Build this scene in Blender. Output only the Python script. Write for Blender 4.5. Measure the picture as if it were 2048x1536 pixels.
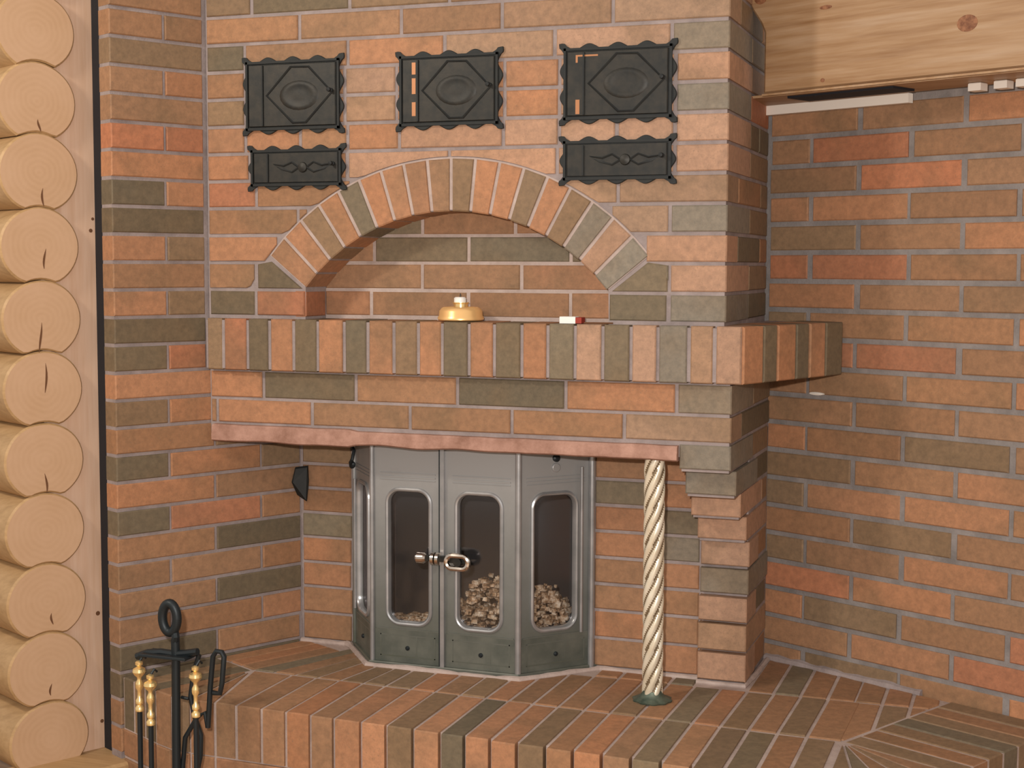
import bpy, bmesh, math, random
from mathutils import Vector, Matrix, noise
random.seed(7)
S = bpy.context.scene
for o in list(bpy.data.objects): bpy.data.objects.remove(o)
C = S.collection
ZS = -0.13                                   # survey heights -> floor at z = 0

# ------------------------------------------------------------------ camera, light, exposure
cd = bpy.data.cameras.new('camera'); cam = bpy.data.objects.new('camera', cd); C.objects.link(cam)
CX = Vector((0.9422, 0.3350, 0.0033)); CY = Vector((-0.0294, 0.0729, 0.9969)); CX.normalize()
CY = (CY - CX * CY.dot(CX)).normalized(); CZ = CX.cross(CY)
M = Matrix((CX, CY, CZ)).transposed().to_4x4(); M.translation = Vector((2.078, -3.436, 1.5 + ZS))
cam.matrix_world = M
cd.sensor_width = 36.0; cd.lens = 2968.2 / 2048 * 36; cd.clip_start = 0.02; cd.clip_end = 60
S.camera = cam
w = bpy.data.worlds.new('world'); S.world = w; w.use_nodes = True
w.node_tree.nodes['Background'].inputs['Color'].default_value = (1.0, 0.91, 0.82, 1)
w.node_tree.nodes['Background'].inputs['Strength'].default_value = 0.62
def area(name, loc, target, size, power, col):
    l = bpy.data.lights.new(name, 'AREA'); l.shape = 'DISK'; l.size = size; l.energy = power; l.color = col
    o = bpy.data.objects.new(name, l); C.objects.link(o); o.location = loc
    o.rotation_euler = (Vector(target) - Vector(loc)).to_track_quat('-Z', 'Y').to_euler()
    return o
area('flash', (1.97, -3.44, 1.50), (0.75, 0.0, 1.05), 0.05, 78, (1.0, 0.93, 0.86))
area('ceiling_lamp', (-0.62, -2.15, 2.62), (0.7, 0.0, 1.1), 0.30, 29, (1.0, 0.89, 0.75))
S.view_settings.view_transform = 'Standard'; S.view_settings.look = 'None'
S.view_settings.exposure = -0.10; S.view_settings.gamma = 1.0; S.view_settings.use_curve_mapping = False

# ------------------------------------------------------------------ plan directions
EL = Vector((0.461, 0.887, 0)).normalized(); NL = Vector((0.887, -0.461, 0)).normalized()   # along / out of the back wall
ER = Vector((0.887, -0.461, 0)).normalized(); NR = Vector((-0.461, -0.887, 0)).normalized() # along / out of the right wall
EF = Vector((1, 0, 0)); NF = Vector((0, -1, 0)); EY = Vector((0, 1, 0)); NS = Vector((1, 0, 0))
RC = Vector((1.3865, 0.5392, 0))             # where the chimney side meets the right wall
ZK = lambda k: 2.0727 - 0.0704 * k           # stove courses
ZR = lambda k: 1.8402 - 0.075 * k            # right wall courses
HZ = 0.445                                   # top of the raised hearth
ACX, ACZ, ARI, ARO = 0.695, 1.118, 0.5197, 0.649   # arch centre, inner and outer radius

# ------------------------------------------------------------------ materials
def mat(name, base=(.5,.5,.5), rough=.6, metal=0.0, spec=.5):
    m = bpy.data.materials.new(name); m.use_nodes = True; b = m.node_tree.nodes['Principled BSDF']
    b.inputs['Base Color'].default_value = (*base, 1); b.inputs['Roughness'].default_value = rough
    b.inputs['Metallic'].default_value = metal; b.inputs['Specular IOR Level'].default_value = spec
    return m, m.node_tree, b
def nd(t, kind, **kw):
    n = t.nodes.new(kind)
    for k, v in kw.items(): setattr(n, k, v)
    return n
def ramp(t, fac, stops):
    r = nd(t, 'ShaderNodeValToRGB'); e = r.color_ramp.elements
    while len(e) < len(stops): e.new(0.5)
    for i, (p, c) in enumerate(stops): e[i].position = p; e[i].color = (*c, 1) if len(c) == 3 else c
    t.links.new(fac, r.inputs[0]); return r.outputs[0]
def mapped(t, scale=(1,1,1), rnd=True):
    tc = nd(t, 'ShaderNodeTexCoord'); mp = nd(t, 'ShaderNodeMapping'); mp.inputs['Scale'].default_value = scale
    if rnd:
        oi = nd(t, 'ShaderNodeObjectInfo'); ml = nd(t, 'ShaderNodeVectorMath', operation='SCALE')
        cb = nd(t, 'ShaderNodeCombineXYZ')
        for i in range(3): t.links.new(oi.outputs['Random'], cb.inputs[i])
        ml.inputs['Scale'].default_value = 37.0; t.links.new(cb.outputs[0], ml.inputs[0]); t.links.new(ml.outputs[0], mp.inputs['Location'])
    t.links.new(tc.outputs['Object'], mp.inputs['Vector']); return mp.outputs[0]
def noi(t, vec, scale, detail=3, rough=.55):
    n = nd(t, 'ShaderNodeTexNoise'); n.inputs['Scale'].default_value = scale; n.inputs['Detail'].default_value = detail
    n.inputs['Roughness'].default_value = rough; t.links.new(vec, n.inputs['Vector']); return n.outputs['Fac']
def mixc(t, fac, a, b, mode='MIX'):
    m = nd(t, 'ShaderNodeMix', data_type='RGBA', blend_type=mode)
    for s, v in ((m.inputs['Factor'], fac), (m.inputs[6], a), (m.inputs[7], b)):
        if isinstance(v, (int, float)): s.default_value = v
        elif isinstance(v, tuple): s.default_value = (*v, 1)
        else: t.links.new(v, s)
    return m.outputs[2]
def bump(t, b, h, strength=.3, dist=.002):
    n = nd(t, 'ShaderNodeBump'); n.inputs['Strength'].default_value = strength; n.inputs['Distance'].default_value = dist
    t.links.new(h, n.inputs['Height']); t.links.new(n.outputs[0], b.inputs['Normal'])

def brick_mat():
    m, t, b = mat('fired_brick', rough=.72, spec=.35)
    oi = nd(t, 'ShaderNodeObjectInfo'); v = mapped(t)
    big = noi(t, v, 5.5, 2); f = ramp(t, big, [(.50, (0,0,0)), (.70, (1,1,1))])
    fs = nd(t, 'ShaderNodeMath', operation='MULTIPLY'); fs.inputs[1].default_value = .45; t.links.new(f, fs.inputs[0])
    c = mixc(t, fs.outputs[0], oi.outputs['Color'], (.185, .125, .070))
    st = noi(t, mapped(t, (1, 1, 1)), 60, 5, .7)
    c = mixc(t, 1.0, c, ramp(t, st, [(.28, (.76,.76,.76)), (.72, (1.18,1.14,1.1))]), 'MULTIPLY')
    sp = noi(t, v, 260, 2); c = mixc(t, ramp(t, sp, [(.62, (0,0,0)), (.72, (.5,.5,.5))]), c, (.20,.14,.09))
    t.links.new(c, b.inputs['Base Color']); bump(t, b, st, .35, .0015); return m
def mortar_mat(name, c1, c2):
    m, t, b = mat(name, rough=.95, spec=.2); v = mapped(t, rnd=False); n = noi(t, v, 14, 6, .7)
    t.links.new(ramp(t, n, [(.3, c1), (.7, c2)]), b.inputs['Base Color']); bump(t, b, noi(t, v, 180, 4), .6, .002); return m
def wood_mat(name, c1, c2, c3, axis=0, sc=1.0):
    m, t, b = mat(name, rough=.5, spec=.4); s = [26*sc]*3; s[axis] = 1.6*sc
    v = mapped(t, tuple(s)); n = noi(t, v, 1.6, 4, .6); n2 = noi(t, mapped(t, tuple(x*4 for x in s)), 1.2, 3)
    c = ramp(t, n, [(.30, c1), (.5, c2), (.74, c3)])
    c = mixc(t, .25, c, ramp(t, n2, [(.35, c1), (.65, c3)]))
    t.links.new(c, b.inputs['Base Color']); bump(t, b, n2, .15, .001); return m
def endgrain_mat():
    m, t, b = mat('log_end_grain', rough=.65, spec=.3); v = mapped(t, rnd=False)
    wv = nd(t, 'ShaderNodeTexWave', wave_type='RINGS', rings_direction='Y'); wv.inputs['Scale'].default_value = 22
    wv.inputs['Distortion'].default_value = 5; wv.inputs['Detail'].default_value = 3; wv.inputs['Detail Scale'].default_value = .7
    t.links.new(v, wv.inputs['Vector']); n = noi(t, mapped(t), 9, 4, .65)
    c = ramp(t, wv.outputs['Fac'], [(.0, (.525,.333,.198)), (1, (.550,.352,.213))])
    c = mixc(t, ramp(t, n, [(.35, (0,0,0)), (.7, (.7,.7,.7))]), c, (.60,.395,.255))
    t.links.new(c, b.inputs['Base Color']); return m
def metal_mat(name, c1, c2, rough, metal, sc=30):
    m, t, b = mat(name, c1, rough, metal); v = mapped(t, rnd=False); n = noi(t, v, sc, 4)
    t.links.new(ramp(t, n, [(.35, c1), (.68, c2)]), b.inputs['Base Color']); bump(t, b, noi(t, v, sc*6, 3), .15, .0006); return m
MB = brick_mat()
MM = mortar_mat('mortar', (.235,.195,.19), (.38,.315,.305))
MML = mortar_mat('light_mortar', (.36,.28,.25), (.54,.44,.40))
MMR = mortar_mat('grey_mortar', (.175,.160,.155), (.30,.27,.26))
MLT = mortar_mat('lintel_render', (.27,.145,.105), (.52,.31,.245))
MW = wood_mat('pine_board', (.58,.37,.245), (.65,.44,.315), (.69,.495,.37), 2)
MWB = wood_mat('pine_beam', (.27,.14,.06), (.39,.235,.12), (.47,.325,.21), 0)
MLS = wood_mat('pine_log_side', (.36,.22,.10), (.46,.29,.14), (.54,.35,.18), 0)
MFL = wood_mat('floor_boards', (.34,.20,.10), (.42,.26,.14), (.50,.32,.18), 0)
MEG = endgrain_mat()
MCR = mat('dark_crack', (.14,.06,.025), .9)[0]
MKN = metal_mat('knot', (.15,.05,.02), (.34,.15,.07), .6, 0, 90)
MIR = metal_mat('cast_iron', (.005,.007,.008), (.011,.013,.012), .6, .1, 40)
MIB = metal_mat('worn_iron', (.012,.013,.012), (.030,.026,.020), .5, .25, 35)
MRD = mat('black_steel', (.018,.024,.028), .45, .4)[0]
MST = metal_mat('stove_enamel', (.155,.165,.158), (.225,.235,.228), .42, .25, 10)
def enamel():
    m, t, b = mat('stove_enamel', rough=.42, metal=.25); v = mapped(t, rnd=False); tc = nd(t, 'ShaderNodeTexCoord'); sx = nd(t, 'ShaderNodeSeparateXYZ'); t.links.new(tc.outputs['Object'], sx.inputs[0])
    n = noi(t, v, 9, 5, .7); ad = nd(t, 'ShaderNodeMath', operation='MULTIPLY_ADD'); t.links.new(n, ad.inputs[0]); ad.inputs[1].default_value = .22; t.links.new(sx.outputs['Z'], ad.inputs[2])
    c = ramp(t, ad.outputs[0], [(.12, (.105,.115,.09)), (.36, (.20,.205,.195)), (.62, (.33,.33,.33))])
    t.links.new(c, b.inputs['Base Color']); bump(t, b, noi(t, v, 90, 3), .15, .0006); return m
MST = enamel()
MSL = metal_mat('stove_trim', (.34,.35,.36), (.46,.46,.47), .3, .6, 18)
MSD = metal_mat('sooty_enamel', (.085,.095,.08), (.15,.155,.13), .5, .2, 14)
MBR = mat('polished_brass', (1.0,.74,.34), .22, .75)[0]
MCH = mat('chrome', (.70,.62,.55), .15, 1)[0]
MCO = metal_mat('column_lacquer', (.72,.62,.46), (.90,.84,.70), .28, .25, 20)
MFG = mat('column_groove', (.20,.14,.08), .5, .2)[0]
MFN = metal_mat('verdigris_flange', (.06,.09,.07), (.14,.17,.13), .5, .4, 50)
MGD = mat('gold_dish', (1.0,.62,.26), .30, .45)[0]
MWX = mat('white_wax', (.9,.88,.85), .4)[0]
MWP = mat('white_paint', (.80,.74,.67), .5)[0]
MRE = mat('red_card', (.32,.03,.015), .6)[0]
MSO = mat('soot', (.045,.042,.044), .95)[0]
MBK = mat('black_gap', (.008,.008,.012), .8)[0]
def ash_mat():
    m, t, b = mat('ash_and_charred_wood', rough=.95); v = mapped(t, rnd=False); n = noi(t, v, 55, 5, .7)
    t.links.new(ramp(t, n, [(.36, (.05,.035,.022)), (.47, (.38,.24,.14)), (.56, (.62,.50,.38)), (.68, (.85,.78,.68))]), b.inputs['Base Color']); return m
MAS = ash_mat()
random.seed(21)
def glass_mat():
    m = bpy.data.materials.new('stove_glass'); m.use_nodes = True; t = m.node_tree; t.nodes.clear()
    o = nd(t, 'ShaderNodeOutputMaterial'); mx = nd(t, 'ShaderNodeMixShader'); tr = nd(t, 'ShaderNodeBsdfTransparent'); g = nd(t, 'ShaderNodeBsdfGlossy')
    tr.inputs[0].default_value = (.95,.945,.94,1); g.inputs['Roughness'].default_value = .12; g.inputs[0].default_value = (.9,.9,.95,1); mx.inputs[0].default_value = .06
    t.links.new(tr.outputs[0], mx.inputs[1]); t.links.new(g.outputs[0], mx.inputs[2]); t.links.new(mx.outputs[0], o.inputs[0]); return m
MGL = glass_mat()

# ------------------------------------------------------------------ builders
def root(name, loc, label=None, cat=None, group=None, kind=None):
    o = bpy.data.objects.new(name, None); C.objects.link(o); o.empty_display_size = .05
    o.location = (loc[0], loc[1], loc[2] + ZS); o['origin'] = tuple(loc)
    if label: o['label'] = label
    if cat: o['category'] = cat
    if group: o['group'] = group
    o['kind'] = kind or 'thing'
    return o
def top(o):
    while o.parent: o = o.parent
    return o
def link(name, me, parent=None, loc=None, rot=None, color=None, label=None):
    """loc in survey coordinates; parts of a thing sit relative to the thing's base"""
    o = bpy.data.objects.new(name, me); C.objects.link(o)
    if parent: o.parent = parent
    if loc is not None:
        b = Vector(top(parent)['origin']) if parent else Vector((0, 0, -ZS))
        pl = Vector((0, 0, 0)); q = parent
        while q and q.parent: pl += q.location; q = q.parent
        o.location = Vector(loc) - b - pl
    if rot is not None: o.rotation_euler = rot
    if color: o.color = (*color, 1)
    if label: o['label'] = label
    return o
def mesh(verts, faces, m, smooth=False, name='m'):
    me = bpy.data.meshes.new(name); me.from_pydata([tuple(v) for v in verts], [], faces); me.materials.append(m)
    if smooth: me.polygons.foreach_set('use_smooth', [True] * len(me.polygons))
    me.update(); return me
class MBd:
    """collects shapes in survey coordinates, links them as one mesh object"""
    def __init__(s): s.v = []; s.f = []
    def add(s, vs, fs):
        n = len(s.v); s.v += [Vector(v) for v in vs]; s.f += [tuple(i + n for i in f) for f in fs]; return s
    def prism(s, poly, d, cham=0.0):
        """poly: 3D loop, counter-clockwise seen from the far end of d; extruded by vector d"""
        n = len(poly); P = [Vector(p) for p in poly]; d = Vector(d)
        if cham:
            c = sum(P, Vector()) / n; u = d.normalized(); top_ = []
            for p in P:
                r = c - p; top_.append(p + d + r.normalized() * min(cham * 1.4, r.length * .5))
            mid = [p + d - u * cham for p in P]
            vs = P + mid + top_; fs = [tuple(range(n))[::-1], tuple(range(2*n, 3*n))]
            for k in (0, n):
                fs += [(k + i, k + (i+1) % n, k + n + (i+1) % n, k + n + i) for i in range(n)]
        else:
            vs = P + [p + d for p in P]; fs = [tuple(range(n))[::-1], tuple(range(n, 2*n))]
            fs += [(i, (i+1) % n, n + (i+1) % n, n + i) for i in range(n)]
        return s.add(vs, fs)
    def box(s, o, ex, ey, ez, cham=0.0):
        o, ex, ey, ez = map(Vector, (o, ex, ey, ez)); return s.prism([o, o+ex, o+ex+ey, o+ey], ez, cham)
    def rings(s, rings, close=True, caps=True):
        n = len(rings[0]); vs = [p for r in rings for p in r]; fs = []
        for k in range(len(rings) - 1):
            for i in range(n if close else n - 1):
                j = (i + 1) % n; fs.append((k*n+i, k*n+j, (k+1)*n+j, (k+1)*n+i))
        if caps and close: fs += [tuple(range(n))[::-1], tuple(range((len(rings)-1)*n, len(rings)*n))]
        return s.add(vs, fs)
    def tube(s, pts, r, n=8, closed=False, caps=True):
        pts = [Vector(p) for p in pts]; rs = []; N = len(pts); up = None
        for i, p in enumerate(pts):
            a = pts[(i-1) % N] if (closed or i) else p; b = pts[(i+1) % N] if (closed or i < N-1) else p
            d = (b - a).normalized()
            if up is None: up = Vector((0,0,1)) if abs(d.z) < .9 else Vector((1,0,0))
            x = up.cross(d).normalized(); y = d.cross(x); up = y
            rr = r[i] if isinstance(r, (list, tuple)) else r
            rs.append([p + (x*math.cos(t) + y*math.sin(t)) * rr for t in [2*math.pi*k/n for k in range(n)]])
        if closed: rs.append(rs[0])
        return s.rings(rs, True, caps and not closed)
    def lathe(s, c, prof, n=24, ax=Vector((0,0,1))):
        c = Vector(c); ax = Vector(ax).normalized(); x = (Vector((1,0,0)) if abs(ax.x) < .8 else Vector((0,1,0))); x = (x - ax*x.dot(ax)).normalized(); y = ax.cross(x)
        return s.rings([[c + ax*h + (x*math.cos(t) + y*math.sin(t))*r for t in [2*math.pi*k/n for k in range(n)]] for r, h in prof])
    def build(s, name, m, parent=None, smooth=False, label=None, color=None, fix=True, at=None):
        b = Vector(top(parent)['origin']) if parent else Vector((0, 0, -ZS))
        if at is not None: b = Vector(at)
        me = mesh([v - b for v in s.v], s.f, m, smooth, name)
        if fix:
            bm = bmesh.new(); bm.from_mesh(me); bmesh.ops.recalc_face_normals(bm, faces=bm.faces); bm.to_mesh(me); bm.free()
        if smooth:
            me.polygons.foreach_set('use_smooth', [True]*len(me.polygons)); me.set_sharp_from_angle(angle=math.radians(38))
        o = link(name, me, parent, label=label, color=color)
        if at is not None:
            if parent: o.location = Vector(at) - Vector(top(parent)['origin'])
            else: o.location = (at[0], at[1], at[2] + ZS)
        return o
def tag(o, label, cat, group=None, kind=None):
    if label: o['label'] = label
    if cat: o['category'] = cat
    if group: o['group'] = group
    o['kind'] = kind or 'thing'
    return o

# brick colours (linear albedo)
OR = (.405,.202,.108); RD = (.410,.175,.095); OB = (.330,.182,.100); BR = (.250,.165,.098); DK = (.158,.124,.080); OL = (.195,.156,.104)
PK = (.430,.258,.170); GY = (.235,.200,.155); TN = (.345,.218,.140)
def vary(c, a=.10):
    k = 1 + random.uniform(-a, a); h = random.uniform(-.04, .04); return (c[0]*k*(1+h), c[1]*k, c[2]*k*(1-h))
def pick(ws): 
    cs, p = zip(*ws); return random.choices(cs, p)[0]
MIXL = [(OR,4),(RD,1.6),(OB,4.5),(BR,2),(DK,1.6)]
MIXR = [(OR,5),(RD,1.2),(OB,6),(BR,1.2)]
MIXF = [(OR,4),(OB,3),(PK,2.5),(TN,2),(BR,.6)]
MIXH = [(OB,5),(BR,3),(OR,2),(OL,1.4)]
_bm = {}
def brick_mesh(L, H, D):
    k = (round(L*500), round(H*500), round(D*200))
    if k in _bm: return _bm[k]
    c = .0028; vs = []
    for (y, i) in ((D, 0), (c, 0), (0, c)):
        vs += [(-L/2+i, y, -H/2+i), (L/2-i, y, -H/2+i), (L/2-i, y, H/2-i), (-L/2+i, y, H/2-i)]
    fs = [(0,3,2,1)[::-1], (8,9,10,11)]
    for k2 in (0, 4): fs += [(k2+i, k2+(i+1)%4, k2+4+(i+1)%4, k2+4+i)[::-1] for i in range(4)]
    me = mesh(vs, fs, MB, name='brick'); bm = bmesh.new(); bm.from_mesh(me); bmesh.ops.recalc_face_normals(bm, faces=bm.faces); bm.to_mesh(me); bm.free()
    _bm[k] = me; return me
def brick(parent, o, e, s0, s1, z0, z1, col, D=.04, jit=.0016, name='brick'):
    """one brick in a wall face through o running along e; s0..s1 along it, z0..z1 in height"""
    e = Vector(e); n = Vector((e.y, -e.x, 0)); L = s1 - s0; H = z1 - z0
    if L < .012 or H < .012: return
    p = Vector(o) + e*(s0+s1)/2 + n*random.uniform(-jit, jit); p.z = (z0+z1)/2
    return link(name, brick_mesh(L, H, D), parent, p, (random.uniform(-.004,.004), random.uniform(-.0035,.0035), math.atan2(e.y, e.x)), vary(col))
def course(parent, o, e, cuts, z0, z1, mix, j=.0075, D=.04):
    for a, b in zip(cuts[:-1], cuts[1:]): brick(parent, o, e, a + j/2, b - j/2, z0 + j/2, z1 - j/2, pick(mix) if isinstance(mix, list) else mix, D)
def poly_brick(parent, pts, d, col, cham=.0028, name='brick'):
    c = sum((Vector(p) for p in pts), Vector()) / len(pts)
    o = MBd().prism(pts, d, cham).build(name, MB, parent, color=vary(col), at=c)
    return o
def clip(poly, n, d):
    """keep n.p <= d (2D)"""
    out = []
    for i, p in enumerate(poly):
        q = poly[(i+1) % len(poly)]; a = n[0]*p[0]+n[1]*p[1]-d; b = n[0]*q[0]+n[1]*q[1]-d
        if a <= 0: out.append(p)
        if a*b < 0: t = a/(a-b); out.append((p[0]+(q[0]-p[0])*t, p[1]+(q[1]-p[1])*t))
    return out

# ================================================================== SETTING
# floor of wide boards
fl = MBd().box((-3.2,-4.6,.105), (7.4,0,0), (0,6.0,0), (0,0,.02)).build('floor', MFL); fl['kind'] = 'structure'
for i in range(34):
    y = -4.6 + i*.176; b = MBd().box((-3.2, y+.001, .124), (7.4,0,0), (0,.173,0), (0,0,.006), .0012)
    o = link('floor_board', mesh([v - Vector((1.1, y, 0)) - Vector((0,0,-ZS)) for v in b.v], b.f, MFL), fl); o.location = (1.1, y, 0)

# right wall ------------------------------------------------------
wr = root('wall_right', (RC.x, RC.y, .13), kind='structure')
core = MBd().box(RC - NR*.0045 - ER*.9 + Vector((0,0,.13)), ER*3.0, -NR*.12, (0,0,1.80)); core.build('mortar_bed', MMR, wr)
for k in range(-1, 24):
    z1, z0 = ZR(k), ZR(k+1)
    if z0 < .12: break
    off = .283 if k % 2 else .137
    if k == 6: off = .137 
    cuts = [0.004] + [off + .2925*i for i in range(-1, 7) if off + .2925*i > .03]
    for a, b in zip(cuts[:-1], cuts[1:]):
        ja = random.uniform(-.003, .003)
        brick(wr, RC, ER, a + .0065 + ja, b - .0065 + ja, z0 + .0065, z1 - .0065, pick(MIXR), .04, .002)

# back wall (left brick wall running to the firebox) ----------------
wb = root('wall_back', (-.124, -.238, .13), kind='structure')
SL = -.273
MBd().box(EL*(SL+.004) - NL*.0045 + Vector((0,0,.13)), EL*(.60), -NL*.050, (0,0,2.222)).build('mortar_bed', MM, wb)
MBd().box(EL*(SL+.016) - NL*.057 + Vector((0,0,.13)), EL*.4, -NL*.06, (0,0,2.222)).build('gap_shade', MBK, wb)  # added black strip, painted shade for the open gap beside the post
for r in range(-3, 27):
    z1, z0 = ZK(r-1), ZK(r)
    if z0 < .125: break
    end = -.002 if r <= 12 else .297
    A_row = r % 2 == 0
    if r < 23: cuts = ([SL, -.117, end] if r <= 12 else [SL, -.117, .165, end]) if A_row else ([SL, end] if r <= 12 else [SL, .020, end])
    else: cuts = [SL, -.117 if A_row else .02, .29]
    BC = {0:[OB,OB],1:[BR],2:[OB,OR],3:[OB],4:[RD,RD],5:[OR],6:[DK,OR],7:[DK],8:[OR,BR],9:[OB],10:[OR,BR],11:[DK],12:[DK,RD],13:[OR,OR],14:[BR,OR,OR],
          15:[OB,BR],16:[DK,OR,BR],17:[OR,OB],18:[DK,RD,OB],19:[OB,DK],20:[OB,OB,OB],21:[OB,DK],22:[OB,OB,OR],23:[DK,OB],24:[DK,DK]}
    for i, (a, b) in enumerate(zip(cuts[:-1], cuts[1:])):
        col = BC.get(r, [OB,OB,OB])[min(i, len(BC.get(r, [OB,OB,OB]))-1)]
        brick(wb, (0,0,0), EL, a + .0035, b - .0035, z0 + .0045, z1 - .0045, col, .055 if i == 0 else .04)

# log wall on the left ----------------------------------------------
OL0 = -NL * .12                              # plane of the log ends
wl = root('wall_left', tuple(EL*-.415 + OL0 + Vector((0,0,.13))), kind='structure')
post = MBd().prism([EL*-.405 + OL0 + Vector((0,0,.13)), EL*-.405 + OL0 - NL*.07 + Vector((0,0,.13)), EL*-.250 + OL0 - NL*.07 + Vector((0,0,.13)),
                    EL*-.248 + OL0 - NL*.004 + Vector((0,0,.13)), EL*-.2505 + OL0 + Vector((0,0,.13)), EL*-.262 + OL0 + Vector((0,0,.13))], (0,0,2.222)).build('corner_post', MW, wl)
zc = [2.078 + .18, 2.078, 1.905, 1.730, 1.547, 1.365, 1.188, 1.006, .827, .646, .468, .288]
cracks = {2:(.005,-.058,.03), 3:(.010,-.06,.045), 4:(.012,-.03,.05), 5:(-.006,-.045,.075), 6:(.004,.03,.075), 7:(.0,-.055,.05), 9:(.012,-.045,.03), 10:(.006,-.05,.03)}
for i, z in enumerate(zc):
    sc = -.4155 + random.uniform(-.002, .002); hw, hh = .1035 + .0004*i, .0985; N = 48; pts = []
    zl = zc[i+1] if i+1 < len(zc) else z - .18
    for k in range(N):
        t = 2*math.pi*k/N; x = hw*math.cos(t); y = hh*math.sin(t)*(1 + .012*math.sin(3*t+i))
        if y < 0:                                   # saddle over the log below
            q = 1 - (x/(hw+.0015))**2
            if q > 0: y = max(y, (zl - z) + (hh+.0015)*math.sqrt(q))
        pts.append(EL*(sc+x) + Vector((0,0,z+y)))
    pr = .020
    loop = [p + OL0 - NL*2.6 for p in pts]
    c = EL*sc + OL0 + NL*pr + Vector((0,0,z))
    lg = bpy.data.objects.new('log', None); 
    front = [p + OL0 + NL*(pr-.005) for p in pts]; cap = [f + (c - NL*.0 - f).normalized()*.006 for f in front]
    cap = [v + NL*(.005 - (v - OL0 - NL*(pr-.005)).dot(NL)*0) for v in [f - NL*0 + ((EL*sc + Vector((0,0,z))) - (f - OL0 - NL*(pr-.005))).normalized()*.0045 for f in front]]
    body = MBd().rings([loop, front], True, False)
    n0 = len(body.v); body.add(front + cap, [(k, (k+1) % N, N+(k+1) % N, N+k) for k in range(N)])
    o = body.build('log', MLS, wl, smooth=True)
    # cut end: object centred on the heart so that its rings are centred
    me = MBd().add(cap, [tuple(range(N))])
    ob = me.build('log_end', MEG, o, at=None)
    cc = c - Vector(wl['origin'])
    for v in ob.data.vertices: v.co = Matrix.Rotation(-math.atan2(EL.y, EL.x), 4, 'Z') @ (v.co - cc)
    ob.rotation_euler = (0, 0, math.atan2(EL.y, EL.x)); ob.location = cc
    for p in ob.data.polygons:
        pass
    if i in cracks:
        cx, cz, ln = cracks[i]; P = []
        for q in range(7):
            f = q/6; P.append((cx + .004*math.sin(f*3+i), cz - ln*.5 + ln*f, .0028*math.sin(math.pi*min(1, f*.9+.08))))
        L1 = [c + EL*(a-r_) + Vector((0,0,b_)) + NL*.0006 for a, b_, r_ in P]; R1 = [c + EL*(a+r_) + Vector((0,0,b_)) + NL*.0006 for a, b_, r_ in P]
        MBd().prism(R1 + L1[::-1], -NL*.0004).build('crack', MCR, o)
for s, z, rr in ((-.268,.59,.006), (-.262,1.62,.004), (-.262,.30,.005), (-.268,1.59,.005)):
    MBd().lathe(EL*s + OL0 + Vector((0,0,z)), [(rr,-.001),(rr,.0006),(rr*.4,.0010)], 12, NL).build('knot', MCR, wl)
sill = MBd(); so = OL0 + Vector((0,0,.13))
sp = [EL*-.62 + so - NL*.02, EL*-.62 + so + NL*.15, EL*-.262 + so + NL*.15, EL*-.246 + so + NL*.143, EL*-.238 + so + NL*.125, EL*-.236 + so - NL*.02]
sill.prism(sp, (0,0,.098), .008).build('sill_beam', MLS, wl)

# ================================================================== FIREPLACE
fp = root('fireplace', (.695, 0, .13), 'tall orange brick corner fireplace with arched niche, mantel shelf and steel-edged opening', 'fireplace')
XR = 1.387
# --- upper breast core with the niche notch
arc = [(ACX + ARI*1.004*math.cos(t), ACZ + ARI*1.004*math.sin(t)) for t in [math.radians(90-51.0+102*i/28) for i in range(29)]]
P2 = [(.004,1.24), (.004,2.352), (XR-.0045,2.352), (XR-.0045,1.24), (1.104,1.24)] + arc + [(.286,1.24)]
cb = MBd().prism([Vector((x, .0045, z)) for x, z in P2], (0,.12,0)).box((.004,.124,1.24), (XR-.0085,0,0), (0,.42,0), (0,0,1.112))
breast = cb.build('chimney_breast', MM, fp)
def arc_z(x, r=ARO):
    q = r*r - (x-ACX)**2; return ACZ + math.sqrt(q) if q > 0 else -9
def fbrick(a, b, z0, z1, col, D=.04, j=.0045):
    a += j; b -= j; z0 += .0045; z1 -= .0045
    if z0 < ACZ + ARO and b > ACX-ARO-.01 and a < ACX+ARO+.01 and z1 > 1.44:
        R = ARO + .006; n = 12; xs = [a + (b-a)*i/n for i in range(n+1)]
        lo = [max(z0, arc_z(x, R)) if x > ACX-R and x < ACX+R else z0 for x in xs]
        # arch foot: below springing level keep out of the voussoirs
        keep = [i for i in range(n+1) if lo[i] < z1 - .002]
        if len(keep) < 2: return
        if len(keep) <= n or max(lo) > z0:
            segs = []; cur = [keep[0]]
            for i in keep[1:]:
                if i == cur[-1]+1: cur.append(i)
                else: segs.append(cur); cur = [i]
            segs.append(cur)
            for sg in segs:
                xx = [xs[i] for i in sg]; ll = [lo[i] for i in sg]
                # extend to where the arc meets the top edge
                q = R*R - (z1-ACZ)**2
                if q > 0:
                    xl, xr_ = ACX - math.sqrt(q), ACX + math.sqrt(q)
                    if sg[-1] < n and xx[-1] < xl < xx[-1] + (b-a)/n: xx.append(xl); ll.append(z1-.001)
                    if sg[0] > 0 and xx[0] - (b-a)/n < xr_ < xx[0]: xx.insert(0, xr_); ll.insert(0, z1-.001)
                if xx[-1] - xx[0] < .02: continue
                pts = [Vector((x, .0 + .03, z)) for x, z in zip(xx, ll)] + [Vector((xx[-1], .03, z1)), Vector((xx[0], .03, z1))]
                # drop duplicates
                out = [pts[0]]
                for p in pts[1:]:
                    if (p - out[-1]).length > .0015: out.append(p)
                poly_brick(breast, out, Vector((0,-.03 - random.uniform(-.001,.001),0)), col, .002)
            return
    brick(breast, (0,0,0), EF, a, b, z0, z1, col, D)
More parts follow.
